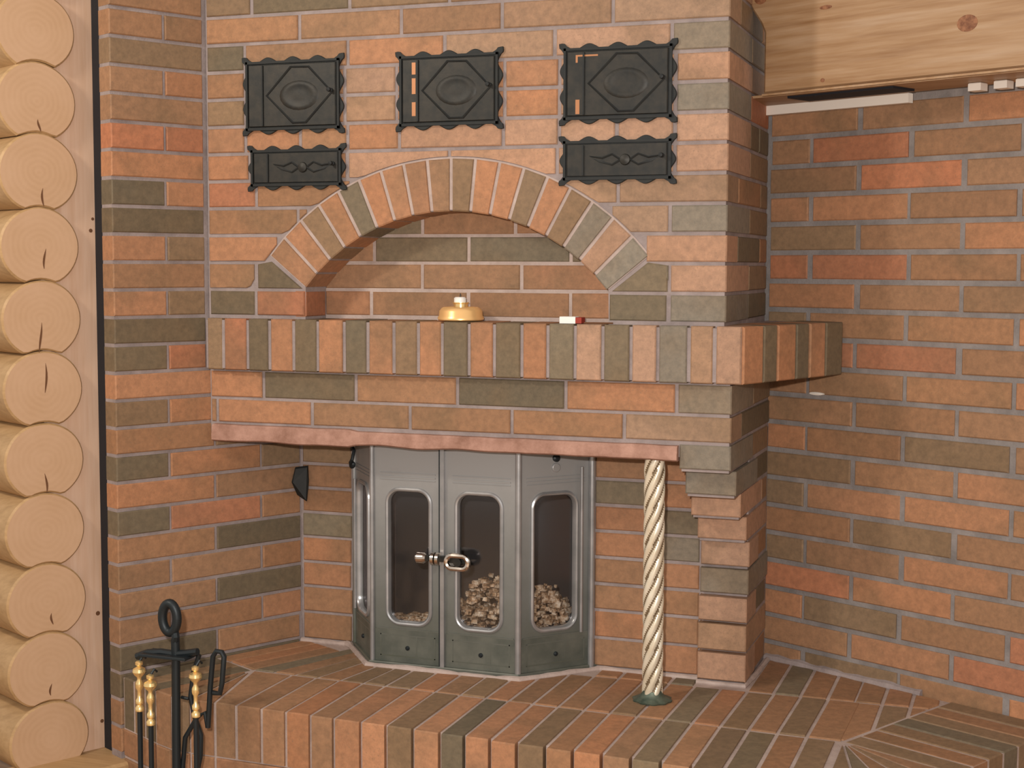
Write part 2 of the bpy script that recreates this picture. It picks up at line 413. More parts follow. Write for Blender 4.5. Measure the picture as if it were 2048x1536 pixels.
doors = [(.112,.411,1.833,2.040), (.125,.415,1.69,1.815), (.545,.838,1.832,2.036), (.973,1.270,1.835,2.036), (.973,1.270,1.692,1.817)]
rows = {
 -3: [(.004,.14,BR),(.14,.42,DK),(.42,.70,OB),(.70,.98,TN),(.98,1.25,PK)], -2: [(.004,.28,OB),(.28,.56,BR),(.56,.83,OR),(.83,1.11,TN)], -1: [(.004,.14,BR),(.14,.42,DK),(.42,.69,BR),(.69,.97,TN),(.97,1.25,TN)],
 0: [(.004,.278,OB),(.278,.561,OB),(.561,.828,OB),(.828,1.107,TN)],
 1: [(.004,.119,DK),(.119,.414,OB),(.414,.677,OR),(.677,.963,TN),(.963,1.25,PK)],
 2: [(.004,.119,OB),(.119,.405,OB),(.405,.548,PK),(.548,.835,OR),(.835,.975,OR),(.975,1.26,PK)],
 3: [(.004,.119,BR),(.119,.405,OB),(.405,.548,TN),(.548,.835,OR),(.835,.975,OR),(.975,1.26,PK)],
 4: [(.004,.119,OR),(.119,.278,OR),(.278,.412,OB),(.412,.555,OR),(.555,.832,PK),(.832,.975,PK),(.975,1.118,PK),(1.118,1.26,PK)],
 5: [(.004,.130,OR),(.130,.41,OR),(.412,.69,PK),(.69,.97,PK),(.97,1.26,PK)],
 6: [(.004,.149,RD),(.149,.42,OB),(.42,.60,OB),(.85,1.123,TN)],
 7: [(.004,.27,OB),(.27,.40,OB),(1.0,1.105,TN),(1.105,1.25,TN)],
 8: [(.004,.23,OR)], 9: [(.004,.145,OB),(1.19,1.252,OL)],
 10: [(.004,.146,DK),(.146,.2905,RD),(1.1,1.248,DK)]}
right = {-3:(0,TN,OB), -2:(1,PK,BR), -1:(0,TN,OB), 0:(1,TN,BR), 1:(0,GY,BR), 2:(0,PK,OB), 3:(0,GY,RD), 4:(0,PK,DK), 5:(0,PK,BR), 6:(1,TN,OB), 7:(0,GY,BR), 8:(1,PK,DK), 9:(0,PK,BR), 10:(0,GY,DK)}
for r in range(-4, 11):
    z1, z0 = ZK(r-1), ZK(r)
    if r < -3:
        continue
    for a, b_, c in rows[r]:
        # split or skip behind the iron doors
        hit = [d for d in doors if a < d[1]-.02 and b_ > d[0]+.02 and z0 > d[2]-.004 and z1 < d[3]+.004 and a > d[0]-.03 and b_ < d[1]+.03]
        fbrick(a, b_, z0, z1, c)
    st, c, cs = right[r]
    x0 = 1.26 if not st else (1.107 if r == 0 else (1.123 if r == 6 else 1.19 if r == 8 else 1.11))
    if r in (7,9,10): x0 = 1.25
    if r == 1: x0 = 1.25
    if r in (-3,-1): x0 = 1.25
    a = x0 + .0045
    D = .13 if st else .28
    if r >= 7 or True:
        brick(breast, (0,0,0), EF, a, XR, z0+.0045, z1-.0045, c, D, .0005)
    # side face bricks behind the corner brick
    cuts = [D + .001, .43, .535] if st else [D + .001, .535]
    if r in (4,): cuts = [D+.001, .40, .535]
    if r in (8,10): pass
    for k, (p, q_) in enumerate(zip(cuts[:-1], cuts[1:])):
        brick(breast, (XR,0,0), EY, p + .004, q_ - .003, z0+.0045, z1-.0045, [cs, pick([(OB,2),(BR,2),(DK,1)])][k], .04, .0005)
# wedge at the arch feet
poly_brick(breast, [Vector((x,.03,z)) for x, z in ((.152,1.443),(.280,1.443),(.192,1.512),(.152,1.505))], Vector((0,-.03,0)), DK)
poly_brick(breast, [Vector((x,.03,z)) for x, z in ((1.110,1.443),(1.246,1.443),(1.246,1.505),(1.198,1.512))], Vector((0,-.03,0)), OL)
# --- arch of eighteen voussoirs
ring = []
aa = [math.radians(90+51.0 - 102*i/40) for i in range(41)]
rp = [(ACX + (ARI+.004)*math.cos(t), ACZ + (ARI+.004)*math.sin(t)) for t in aa] + [(ACX + (ARO+.004)*math.cos(t), ACZ + (ARO+.004)*math.sin(t)) for t in aa[::-1]]
arch = MBd().prism([Vector((x,.003,z)) for x, z in rp], (0,.118,0)).build('arch', MML, fp)
vc = [OR, OR, BR, OR, OL, OR, OR, OR, OB, BR, OR, OR, BR, OR, BR, GY, PK, GY]
A0, A1 = math.radians(141.2), math.radians(38.8)
for i, c in enumerate(vc):
    t0 = A0 + (A1-A0)*i/18; t1 = A0 + (A1-A0)*(i+1)/18; g = .0042
    q = lambda t, r, s: (ACX + r*math.cos(t) + s*g*math.sin(t), ACZ + r*math.sin(t) - s*g*math.cos(t))
    P = [q(t0, ARI, 1), q(t1, ARI, -1), q(t1, ARO, -1), q(t0, ARO, 1)]
    poly_brick(arch, [Vector((x, .119, z)) for x, z in P], Vector((0, -.119 - random.uniform(0,.0015), 0)), c, .0025)
# --- niche back and jambs
nb = MBd().box((.20,.1215,1.362), (.99,0,0), (0,.02,0), (0,0,.32)).build('niche_back', MML, fp)
nrows = {10: [(.285,.421,OR),(.421,.695,OB),(.695,.97,OB),(.97,1.105,OR)], 9: [(.285,.567,OB),(.567,.839,OB),(.839,1.105,OR)],
         8: [(.31,.431,OB),(.431,.696,OL),(.696,.97,OL),(.97,1.08,OL)], 7: [(.40,.568,OL),(.568,.822,OB),(.822,.99,OB)], 6: [(.5,.70,OB),(.70,.90,OB)]}
for r, l in nrows.items():
    z1, z0 = ZK(r-1), ZK(r)
    for a, b_, c in l: brick(nb, (0,.119,0), EF, a+.004, b_-.004, z0+.004, min(z1, 1.66)-.004, c, .02, .0008)
brick(nb, (.2905,.004,0), EY, .0, .112, 1.370, 1.436, RD, .03, .0003)
# --- mantel shelf of soldiers
SF = -.026
SP = [(.010,SF+.004), (1.4285,SF+.005), (1.603,.418), (1.39,.53), (1.39,.119), (.012,.119)]
shelf = MBd().prism([Vector((x,y,1.2325)) for x, y in SP], (0,0,.127)).build('mantel_shelf', MM, fp)
sb = [.010,.062,.134,.198,.268,.337,.412,.478,.550,.617,.681,.753,.819,.891,.957,1.027,1.095,1.166,1.230,1.305,1.366,1.4335]
scol = [BR,RD,DK,OR,DK,OR,DK,OR,BR,OR,DK,OR,DK,OR,OL,PK,OL,PK,GY,TN,PK]
for a, b_, c in zip(sb[:-1], sb[1:], scol): brick(shelf, (0,SF,0), EF, a+.0045, b_-.0045, 1.2295, 1.3635, c, .135, .0018)
SE = Vector((.180,.444,0)).normalized(); S0 = Vector((1.4325,SF,0))
for (a, b_), c in zip(((.005,.088),(.094,.150),(.157,.236),(.243,.300),(.307,.378),(.385,.465)), (OR,DK,OR,DK,OR,DK)):
    brick(shelf, S0, SE, a, b_, 1.2295, 1.3635, c, .12, .0012)
# --- lower breast: two courses carried on the lintel
lb = MBd().box((.004,.0065,1.05), (1.394,0,0), (0,.525,0), (0,0,.183)).build('lower_breast', MM, fp)
lr = [(1.2275,1.152,[(.004,.164,OR),(.164,.431,DK),(.431,.711,OB),(.711,.995,DK),(.995,1.271,OR)],GY,.28),
      (1.152,1.085,[(.004,.025,OB),(.025,.305,OR),(.305,.582,OB),(.582,.856,OB),(.856,1.143,OB)],TN,.13)]
for z1, z0, l, c, D in lr:
    for a, b_, cc in l: brick(lb, (0,.002,0), EF, a+.0045, b_-.0045, z0+.004, z1-.004, cc, .04)
    brick(lb, (0,.002,0), EF, (1.271 if D > .2 else 1.143)+.0045, 1.403, z0+.004, z1-.004, c, D, .0004)
    brick(lb, (1.403,0,0), EY, D+.006, .525, z0+.004, z1-.004, DK if D < .2 else BR, .04, .0005)
# --- corbelled pier
pr = MBd().box((1.283,.262,.44), (.116,0,0), (0,.268,0), (0,0,.62)).build('pier', MM, fp)
pz = [1.085,1.018,.950,.884,.815,.743,.672,.602,.527,.449]
py = [.002,.062,.150,.215,.245,.243,.232,.232,.232]; pcol = [GY,GY,PK,PK,PK,GY,PK,TN,PK]
for i in range(9):
    z1, z0 = pz[i], pz[i+1]; jx = [0,.002,-.003,.0,.003,.002,.001,0,0][i]
    D = .285 if i < 4 else (.28 if i % 2 else .13)
    D = min(D, .52 - py[i])
    brick(pr, (0,py[i],0), EF, 1.2795+jx, 1.403+jx, z0+.0045, z1-.0045, pcol[i], D, .0004)
    if py[i] + D < .47: brick(pr, (1.401,0,0), EY, py[i]+D+.008, .515, z0+.0045, z1-.0045, pick([(OB,2),(BR,2),(DK,2)]), .04, .0005)
    if i < 4: MBd().box((1.284+jx, py[i]+.006, z0-.002), (.114,0,0), (0,.27,0), (0,0,.008)).build('mortar_joint', MM, pr)
# --- firebox wall
fwl = MBd().box((.12,.2665,.44), (.20,0,0), (0,.24,0), (0,0,.62)).build('firebox_wall', MM, fp)
fw = MBd().box((.972,.2665,.44), (.33,0,0), (0,.24,0), (0,0,.62)).build('firebox_wall', MM, fp)
gz = [1.085,1.018,.950,.881,.812,.743,.672,.602,.528,.450]
gl = [OL,BR,OB,OB,OL,OR,OR,OB,OB]; g1 = [OB,OB,OL,OR,OR,OB,OB,OR,OB]; g2 = [OB,OR,OR,OL,GY,OR,OB,OB,OR]
for i in range(9):
    z1, z0 = gz[i]-.004, gz[i+1]+.004
    brick(fwl, (0,.262,0), EF, .142, .290+random.uniform(-.002,.002), z0, z1, gl[i], .04)
    brick(fw, (0,.262,0), EF, .997, 1.150, z0, z1, g1[i], .04)
    brick(fw, (0,.262,0), EF, 1.158, 1.274, z0, z1, g2[i], .04)
# --- lintel: steel angle smeared with render
lt = MBd(); n = 60; rg = []
for i in range(n+1):
    x = .017 + (1.277-.017)*i/n; a = noise.noise(Vector((x*14, 0, 3)))*.0035; b2 = noise.noise(Vector((x*9, 5, 1)))*.004; th = .002 if x < .45 else -.004
    zt = 1.083 + a*.5 + (0 if x < .42 else -.004); zb = 1.038 + b2 + (.0 if x < .42 else .004)
    y0 = -.012 - abs(a)
    rg.append([(x, .02, zt), (x, y0+.004, zt-.001), (x, y0, zt-.006), (x, y0, (zt+zb)/2+.004+a), (x, y0-.003, (zt+zb)/2-.004), (x, y0-.002, zb+.004), (x, y0+.004, zb), (x, .10, zb+.002), (x, .10, zb+.012), (x, .02, zb+.02)])
lt.rings([[Vector(p) for p in r] for r in rg]).build('lintel', MLT, fp, smooth=True)
MBd().box((.02,.02,1.046), (1.27,0,0), (0,.5,0), (0,0,.008)).build('firebox_soffit', MSO, fp)

# ================================================================== RAISED HEARTH
hb = root('hearth_bench', (.7, -.2, .13), 'low wide brick hearth bench wrapping the fireplace foot, bricks laid on edge', 'hearth')
PV = Vector((.16,-.062)); PW = Vector((1.69,-.127))
mid = lambda x: -.062 - .0425*(x-.16)
fro = lambda x: -.356 - .058*(x-.22)
e2 = Vector((.887,-.461)).normalized(); l2 = Vector((.461,.887)).normalized()
P0 = Vector((-.124,-.238)) + e2*.004; P1 = PV - l2*.288
fan = [P1] + [PV + Vector((math.cos(a), math.sin(a)))*.292 for a in [math.radians(-117.5 + 35*i/3 + 2) for i in (1,2)]] + [Vector((.22, fro(.22)))]
fan2 = [PW + Vector((math.cos(a), math.sin(a)))*.291 for a in [math.radians(-90 + 62.5*i/5) for i in range(6)]]
WE = PW + e2*.289; dW = (1.118 - (.461*WE.x + .887*WE.y)); WR = WE + l2*dW
outline = [P0] + fan + [Vector((1.69, fro(1.69)))] + fan2[1:-1] + [WE, WR, Vector((RC.x+.01, RC.y-.008)), Vector((1.3,.50)), Vector((.28,.50)), Vector((.135,.258))]
ins = [(p.x, p.y) for p in outline]
for i in range(4 + 5 + 2):
    d_ = outline[i+1] - outline[i]; n_ = Vector((d_.y, -d_.x)).normalized(); ins = clip(ins, n_, n_.dot(outline[i]) - .0055)
ins = [Vector(p) for p in ins]
bench = MBd().prism([Vector((p.x,p.y,.13)) for p in ins], (0,0,HZ-.13-.0028)).build('bench_core', MML, hb)
def hbrick(poly, col, zb=.40, g=.0044):
    n = len(poly)
    if n < 3: return
    c = Vector((sum(p[0] for p in poly)/n, sum(p[1] for p in poly)/n))
    # shrink by the joint: intersect offset edges
    P = [Vector((p[0], p[1])) for p in poly]; Q = [(p.x, p.y) for p in P]
    A = sum(P[i].x*P[(i+1)%n].y - P[(i+1)%n].x*P[i].y for i in range(n))
    if abs(A) < .0012: return
    if A < 0: P = P[::-1]; Q = Q[::-1]
    for i in range(n):
        d = (P[(i+1)%n]-P[i])
        if d.length < 1e-5: continue
        nn = Vector((d.y, -d.x)).normalized(); Q = clip(Q, nn, nn.dot(P[i]) - g)
    out = []
    for q in Q:
        if not out or (Vector(q)-Vector(out[-1])).length > .003: out.append(q)
    if len(out) < 3: return
    if (Vector(out[0])-Vector(out[-1])).length < .003: out.pop()
    if len(out) < 3: return
    z = HZ + random.uniform(-.0012,.0012)
    poly_brick(bench, [Vector((q[0], q[1], zb)) for q in out], Vector((0,0,z-zb)), col, .0028)
fx = [.22,.28,.351,.418,.485,.548,.620,.686,.755,.823,.884,.947,1.012,1.079,1.144,1.211] + [1.211+.0665*i for i in range(1,7)] + [1.678]
fcol = [OB,OB,OB,OR,OB,OR,OR,BR,OR,DK,OR,OR,BR,OB,OR,OB,OL,OB,BR,DK,OB,BR]
for i, (a, b_) in enumerate(zip(fx[:-1], fx[1:])):
    hbrick([(a,fro(a)), (b_,fro(b_)), (b_,mid(b_)), (a if i else .165,mid(a))], vary(fcol[i % len(fcol)]), .312)
for i in range(3): hbrick([PV, fan[i], fan[i+1]], [OB,BR,OB][i], .312, .003)
for i in range(3):
    o0 = P0 + (P1-P0)*i/3; o1 = P0 + (P1-P0)*(i+1)/3; hbrick([o0, o1, o1 + l2*.288, o0 + l2*.288], [DK,BR,DK][i], .312)
for i in range(3):
    o0 = P0 + (PV-l2*.288-P0)*i/3 + l2*.288; o1 = P0 + (PV-l2*.288-P0)*(i+1)/3 + l2*.288
    hbrick(clip(clip([o0, o1, o1 + l2*.288, o0 + l2*.288], (0,1), .262), (-.887,.461), -.001), [OB,OR,OB][i], .40)
for i in range(5): hbrick([PW, fan2[i], fan2[i+1]], [BR,OL,OB,BR,OB][i], .312, .003)
nw = 7
for i in range(nw):
    o0 = PW + l2*(dW*i/nw); o1 = PW + l2*(dW*(i+1)/nw); hbrick([o0, o0 + e2*.289, o1 + e2*.289, o1], [BR,OB,BR,OL,BR,OB,BR][i], .312)
# second row, fanning round to the back wall
LP = lambda P: clip(clip(P, (-.887,.461), -.001), (.461,.887), 1.115)
mx = [.16] + [.222,.285,.352,.418,.485] + fx[5:]
for i, (a, b_) in enumerate(zip(mx[:-1], mx[1:])):
    dirs = []
    for x in (a, b_):
        x = x + 0; f = max(0, min(1, (x-.16)/.42)); d = (Vector((.461,.887))*(1-f) + Vector((0.02,1))*f).normalized(); dirs.append(d)
    pa, pb = Vector((a,mid(a))), Vector((b_,mid(b_))); L = .285
    ta = min(L/ dirs[0].y*1, (.262-pa.y)/dirs[0].y) if a < .5 else (.192-pa.y)/dirs[0].y
    tb = min(L/ dirs[1].y*1, (.262-pb.y)/dirs[1].y) if b_ < .5 else (.192-pb.y)/dirs[1].y
    if i == len(mx)-2: pb = PW.copy(); 
    poly = LP([pa, pb, pb + dirs[1]*tb, pa + dirs[0]*ta])
    hbrick(poly, pick(MIXH), .40)
    if a >= .98:
        q = [(a+.004, .192), (b_+.004, .192), (b_+.004, .262 if b_ < 1.29 else .55), (a+.004, .262 if b_ < 1.29 else .55)]
        if not (1.29 <= b_ and a < 1.40): hbrick(LP(q), pick(MIXH), .40)
        elif a < 1.40 < b_: hbrick(LP([(1.407,.192),(b_,.192),(b_,.55),(1.407,.55)]), BR, .40)
# triangle between last bricks and the wing
m0 = PW; nwg = Vector((l2.y, -l2.x))
for a in (1.678, 1.745, 1.812):
    q = [(a, -.12), (a+.067, -.12), (a+.067, .192), (a, .192)]; q = clip(LP(q), (nwg.x, nwg.y), nwg.dot(PW)); hbrick(q, pick(MIXH), .40)
    q = [(a, .192), (a+.067, .192), (a+.067, .5), (a, .5)]; q = clip(LP(q), (nwg.x, nwg.y), nwg.dot(PW)); hbrick(q, pick(MIXH), .40)
# front bricks below the soldiers
def skirt(pa, pb, mix):
    d = pb - pa; L = d.length; e = Vector((d.x, d.y, 0)).normalized(); nb_ = max(1, round(L/.29))
    for z1, z0, off in ((.308,.240,0), (.232,.164,.5)):
        cuts = sorted(set([0.0, L] + [L*(i+off)/nb_ for i in range(nb_+1) if .05 < L*(i+off)/nb_ < L-.05]))
        for a, b_ in zip(cuts[:-1], cuts[1:]): brick(bench, (pa.x,pa.y,0), e, a+.004, b_-.004, z0, z1, pick(mix), .03, .001)
oo = [P0] + fan + [Vector((1.69, fro(1.69)))] + fan2[1:-1] + [WE, WR]
for a, b_ in zip(oo[:-1], oo[1:]): skirt(a, b_, [(OR,3),(OB,2)])

# ================================================================== IRON DOORS
def iron_door(name, x0, x1, z0, z1, nx, nz, style, label, group):
    cx, cz = (x0+x1)/2, (z0+z1)/2; W, H = (x1-x0)/2, (z1-z0)/2
    r = root(name, (cx, 0, z0), label, 'iron hatch', group)
    A = .0065; pts = []; N = 16
    def side(n, per):
        return [(i/(n*N), A*(math.cos(2*math.pi*per*i/(n*N)) - .6)) for i in range(n*N)]
    w_, h_ = W-.008, H-.008
    for t, o in side(nx+1, nx+1): pts.append((-w_ + 2*w_*t, -h_ - o))
    for t, o in side(nz+1, nz+1): pts.append((w_ + o, -h_ + 2*h_*t))
    for t, o in side(nx+1, nx+1): pts.append((w_ - 2*w_*t, h_ + o))
    for t, o in side(nz+1, nz+1): pts.append((-w_ - o, h_ - 2*h_*t))
    # pointed corners
    P = []
    for (x, z) in pts:
        for sx in (-1,1):
            for sz in (-1,1):
                dx, dz = abs(x - sx*w_), abs(z - sz*h_)
                if dx < .009 and dz < .009: x += sx*.0035*(1-dx/.009); z += sz*.0035*(1-dz/.009)
        P.append(Vector((cx+x, -.001, cz+z)))
    MBd().prism(P, (0,-.006,0), .0012).build('frame', MIR, r)
    f = .016
    fr = MBd()
    for (a, b_, c, d) in ((-W+f,-W+f+.006,-H+f,H-f), (W-f-.006,W-f,-H+f,H-f), (-W+f,W-f,-H+f,-H+f+.006), (-W+f,W-f,H-f-.006,H-f)):
        fr.box((cx+a, -.0065, cz+c), (b_-a,0,0), (0,-.005,0), (0,0,d-c))
    fr.build('frame_bead', MIR, r)
    g = f + .009; lw, lh = W-g, H-g
    leaf = MBd().prism([Vector((cx-lw,-.0065,cz-lh)), Vector((cx+lw,-.0065,cz-lh)), Vector((cx+lw,-.0065,cz+lh)), Vector((cx-lw,-.0065,cz+lh))], (0,-.006,0), .002).build('door_leaf', MIB, r)
    y = -.0125; hx = cx - lw + .040
    MBd().box((hx, y+.001, cz-lh+.002), (.004,0,0), (0,-.005,0), (0,0,2*lh-.004)).build('hinge_strap', MIR, leaf)
    ocx = (hx + cx + lw)/2 + .002; ow = (cx + lw - hx)/2 - .012; oh = lh - .008
    d = MBd()
    if H > .08:
        dm = [(-ow,0),(-ow*.25,oh),(ow*.3,oh*.98),(ow,.05*oh),(ow*.2,-oh),(-ow*.2,-oh)]
        d.tube([Vector((ocx+a, y, cz+b_)) for a, b_ in dm], .0032, 6, closed=True)
        d.build('rib_ornament', MIR, leaf, smooth=True)
        m = MBd().rings([[Vector((ocx + ow*.62*s_*math.cos(t), y - hgt, cz - .002 + oh*.55*s_*math.sin(t))) for t in [2*math.pi*k/20 for k in range(20)]] for s_, hgt in ((1,-.001),(.93,.0012),(.7,.0018),(.62,.0008),(.3,.0012),(.02,.0014))])
        m.build('boss', MIB, leaf, smooth=True)
    else:
        for s_ in (-1, 1):
            d.tube([Vector((ocx + s_*ow*a, y, cz + oh*b_)) for a, b_ in ((.12,0),(.35,.45),(.62,.15),(.95,.3),(.7,-.1),(.35,-.4),(.12,0))], .0028, 6)
        d.build('scroll_ornament', MIR, leaf, smooth=True)
        MBd().rings([[Vector((ocx + .014*s_*math.cos(t), y - hgt, cz + .014*s_*math.sin(t))) for t in [2*math.pi*k/16 for k in range(16)]] for s_, hgt in ((1,-.001),(.85,.004),(.4,.006),(.02,.0065))]).build('boss', MIB, leaf, smooth=True)
    MBd().lathe((cx+lw-.012, y, cz+.008), [(.0055,-.001),(.0055,.004),(.003,.006),(.003,.011),(.0058,.013),(.005,.018),(.001,.019)], 12, (0,-1,0)).build('knob', MIR, leaf, smooth=True)
    if style == 'plate':
        for k, (a, b_) in enumerate(((.1,.32),(.45,.7),(.76,.95))):
            MBd().box((hx-.014, y+.0005, cz - lh + 2*lh*a), (.010,0,0), (0,-.001,0), (0,0,2*lh*(b_-a))).build('copper_inlay', mat_cu, leaf)
    if style == 'corner':
        MBd().box((hx-.018, y+.0005, cz - lh + .004), (.010,0,0), (0,-.001,0), (0,0,.034)).box((hx-.018, y+.0005, cz + lh - .012), (.055,0,0), (0,-.001,0), (0,0,.004)).box((hx-.018, y+.0005, cz + lh - .026), (.005,0,0), (0,-.001,0), (0,0,.014)).build('copper_inlay', mat_cu, leaf)
    return r
mat_cu = mat('dull_copper', (.42,.19,.09), .45, .5)[0]
GD = 'scalloped cast-iron doors set in the brick face'
iron_door('soot_hatch', *doors[0], 3, 2, '', 'large black scalloped iron door at upper left, plain leaf with oval boss', GD)
iron_door('soot_hatch', *doors[1], 3, 1, '', 'small flat black iron door below the upper left one, beside the arch', GD)
iron_door('soot_hatch', *doors[2], 3, 2, 'plate', 'middle black scalloped iron door above the arch crown, with copper-coloured strip', GD)
iron_door('soot_hatch', *doors[3], 3, 2, 'corner', 'large black scalloped iron door at upper right with copper-coloured corner edging', GD)
iron_door('soot_hatch', *doors[4], 3, 1, '', 'small flat black iron door at right, below the large upper right one', GD)

# ================================================================== STOVE INSERT
si = root('stove_insert', (.637, .18, HZ), 'grey cast-iron stove front with three tall rounded glass windows in the firebox', 'stove')
def rrect(w_, h_, r, n=8):
    P = []
    for sx, sz, a0 in ((1,-1,-90),(1,1,0),(-1,1,90),(-1,-1,180)):
        for i in range(n+1):
            a = math.radians(a0 + 90*i/n); P.append((sx*(w_/2-r) + r*math.cos(a), sz*(h_/2-r) + r*math.sin(a)))
    return P
def panel(name, o, e, W, wc, ww, lines=True, label=None):
    """door leaf between z HZ and 1.06 starting at o along e, window centre wc, width ww"""
    e = Vector(e); n = Vector((e.y,-e.x,0)); z0, z1 = HZ+.012, 1.06; wz0, wz1 = .567, .913; cz = (wz0+wz1)/2; wh = wz1-wz0
    inn = rrect(ww, wh, .030); out = []
    for (x, z) in inn:
        X = wc + x; Z = cz + z
        if abs(x)/(ww/2) > abs(z)/(wh/2)*1.0: ox = W if x > 0 else 0; oz = cz + z*( (z1-z0)/wh )
        else: ox = X; oz = 0
        # project on the rectangle by scaling
        fx_ = ((W-wc) if x > 0 else wc)/max(abs(x),1e-6); fz_ = ((z1-cz) if z > 0 else (cz-z0))/max(abs(z),1e-6); f = min(fx_, fz_)
        out.append([wc + x*f, cz + z*f])
    for cx_, cz_ in ((0,z0),(W,z0),(W,z1),(0,z1)):
        k = min(range(len(out)), key=lambda i: (out[i][0]-cx_)**2 + (out[i][1]-cz_)**2*.2); out[k] = [cx_, cz_]
    V3 = lambda s, z, y: Vector((o[0],o[1],0)) + e*s + n*y + Vector((0,0,z))
    N = len(inn); b = MBd()
    IN = [(wc+x, cz+z) for x, z in inn]
    b.rings([[V3(s,z,-.012) for s, z in out], [V3(s,z,0) for s, z in out], [V3(s,z,0) for s, z in IN], [V3(s,z,-.012) for s, z in IN], [V3(s,z,-.012) for s, z in out]], True, False)
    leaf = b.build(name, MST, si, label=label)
    rim = MBd(); rr = []
    for dlt, y in ((.011,.0),(.010,.004),(.006,.0065),(.002,.005),(-.001,.0),(-.001,-.01)):
        q = rrect(ww+2*dlt, wh+2*dlt, .030+dlt); rr.append([V3(wc+x, cz+z, y) for x, z in q])
    rim.rings(rr, True, False).build('window_rim', MSL, leaf, smooth=True)
    q = rrect(ww+.006, wh+.006, .032); MBd().prism([V3(wc+x, cz+z, -.009) for x, z in q], -n*.003).build('glass_pane', MGL, leaf)
    mo = MBd()
    if lines:
        for z, h in ((.950,.003),(.960,.002),(.943,.0015)): mo.box(V3(.022,z,0), e*(W-.044), n*.0022, (0,0,h))
        mo.build('header_moulding', MST, leaf); mo = MBd()
        for z in (.545,): mo.box(V3(.012,z,0), e*(W-.024), n*.002, (0,0,.003))
        for a, b_, c, d in ((.022,W-.022,.472,.475),(.022,W-.022,.528,.531),(.022,.025,.472,.531),(W-.025,W-.022,.472,.531),(W*.62,W*.62+.003,.475,.528)): mo.box(V3(a,c,0), e*(b_-a), n*.002, (0,0,d-c))
        pass
        mo.build('panel_moulding', MST, leaf)['kind'] = 'stuff'
        MBd().prism([V3(.003,HZ+.012,.0005), V3(W-.003,HZ+.012,.0005), V3(W-.003,.545,.0005), V3(.003,.545,.0005)], n*.0012).build('bottom_plate', MSD, leaf)
        MBd().lathe(V3(W*.5,.497,.0015), [(.006,-.001),(.006,.003),(.003,.006),(.001,.006)], 12, n).build('screw', MRD, leaf)
    return leaf
A_ = (.305,.258); B_ = (.432,.100); C_ = (.6355,.100); D_ = (.841,.102); E_ = (.988,.262)
dA = (Vector(B_)-Vector(A_)); dE = (Vector(E_)-Vector(D_))
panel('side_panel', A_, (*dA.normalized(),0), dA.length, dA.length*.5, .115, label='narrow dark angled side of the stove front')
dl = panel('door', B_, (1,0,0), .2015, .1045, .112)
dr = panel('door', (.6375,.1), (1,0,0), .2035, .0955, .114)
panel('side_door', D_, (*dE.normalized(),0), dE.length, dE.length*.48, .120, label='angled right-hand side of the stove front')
# posts and hinge rods
def rod(name, x, y, z0, z1, r, m, par=si, lab=None):
    return MBd().tube([(x,y,z0),(x,y,z1)], r, 10).build(name, m, par, smooth=True, label=lab)
rod('corner_bead', .432, .0965, HZ+.004, 1.05, .0065, MSL); rod('corner_bead', .841, .0985, HZ+.004, 1.05, .0085, MSL)
rod('corner_bead', .306, .252, HZ+.004, 1.05, .006, MST); rod('corner_bead', .990, .254, HZ+.004, 1.05, .0085, MSL)
rod('hinge_rod', .972, .222, .55, .985, .0042, MSL); rod('hinge_rod', .320, .226, .56, .92, .0045, MSL, lab='bright hinge rod at left')
MBd().box((.6285,.089,HZ+.012), (.011,0,0), (0,.012,0), (0,0,.60), .002).build('astragal', MSL, si)
MBd().box((.6235,.093,HZ+.012), (.004,0,0), (0,.006,0), (0,0,.60)).build('door_gap', MRD, si)
base = [(.292,.262),(.424,.088),(.847,.088),(1.003,.262)]
MBd().prism([Vector((x,y,HZ-.001)) for x, y in base], (0,0,.014), .003).build('base_plate', MSD, si)
MBd().tube([(.310,.228,1.0),(.318,.214,1.012),(.326,.21,1.0),(.322,.205,.975),(.314,.21,.965)], .0045, 8).build('hook', MRD, si, smooth=True)
MBd().lathe((.302,.25,.955), [(.010,-.004),(.012,0),(.010,.006),(.004,.008)], 12, (-.6,-.8,0)).build('bolt', MRD, si)
MBd().lathe((.915,.180,1.01), [(.010,-.002),(.010,.004),(.005,.007)], 14, (.74,-.67,0)).build('bolt', MRD, si)
MBd().lathe((.915,.180,.985), [(.012,-.002),(.012,.002),(.010,.003)], 14, (.74,-.67,0)).build('key_plate', MST, si)
# latch
la = MBd().box((.575,.078,.738), (.135,0,0), (0,.006,0), (0,0,.016), .002).build('latch_bar', MIB, si)
MBd().tube([(.566,.074,.746),(.572,.074,.746),(.590,.074,.746),(.596,.074,.746)], [.008,.0150,.0150,.010], 16).build('latch_knob', MCH, si, smooth=True, label='chrome latch knob')
for k in range(2):
    MBd().tube([(.612+.013*k,.074,.7465),(.6205+.013*k,.074,.7465)], [.0165,.0165], 18).build('latch_collar', MCH, si, smooth=True)
ov = rrect(.060,.034,.0165)
MBd().tube([(.684+x,.070,.742+z) for x, z in ov[::2]], .0070, 8, closed=True).build('latch_loop', MCH, si, smooth=True, label='chrome oval loop of the latch')
MBd().tube([(.684,.088,.742),(.684,.068,.742)], .011, 12).build('latch_hub', MIB, si, smooth=True)
# chamber
ch = MBd(); iz0, iz1 = HZ+.01, 1.045
pl = [(.315,.27),(.436,.115),(.838,.115),(.975,.27),(.975,.50),(.315,.50)]
ch.add([Vector((x,y,iz0)) for x, y in pl] + [Vector((x,y,iz1)) for x, y in pl], [(0,1,2,3,4,5), (3,9,10,4), (4,10,11,5), (5,11,6,0)])
ch.build('fire_chamber', MSO, si, fix=False)
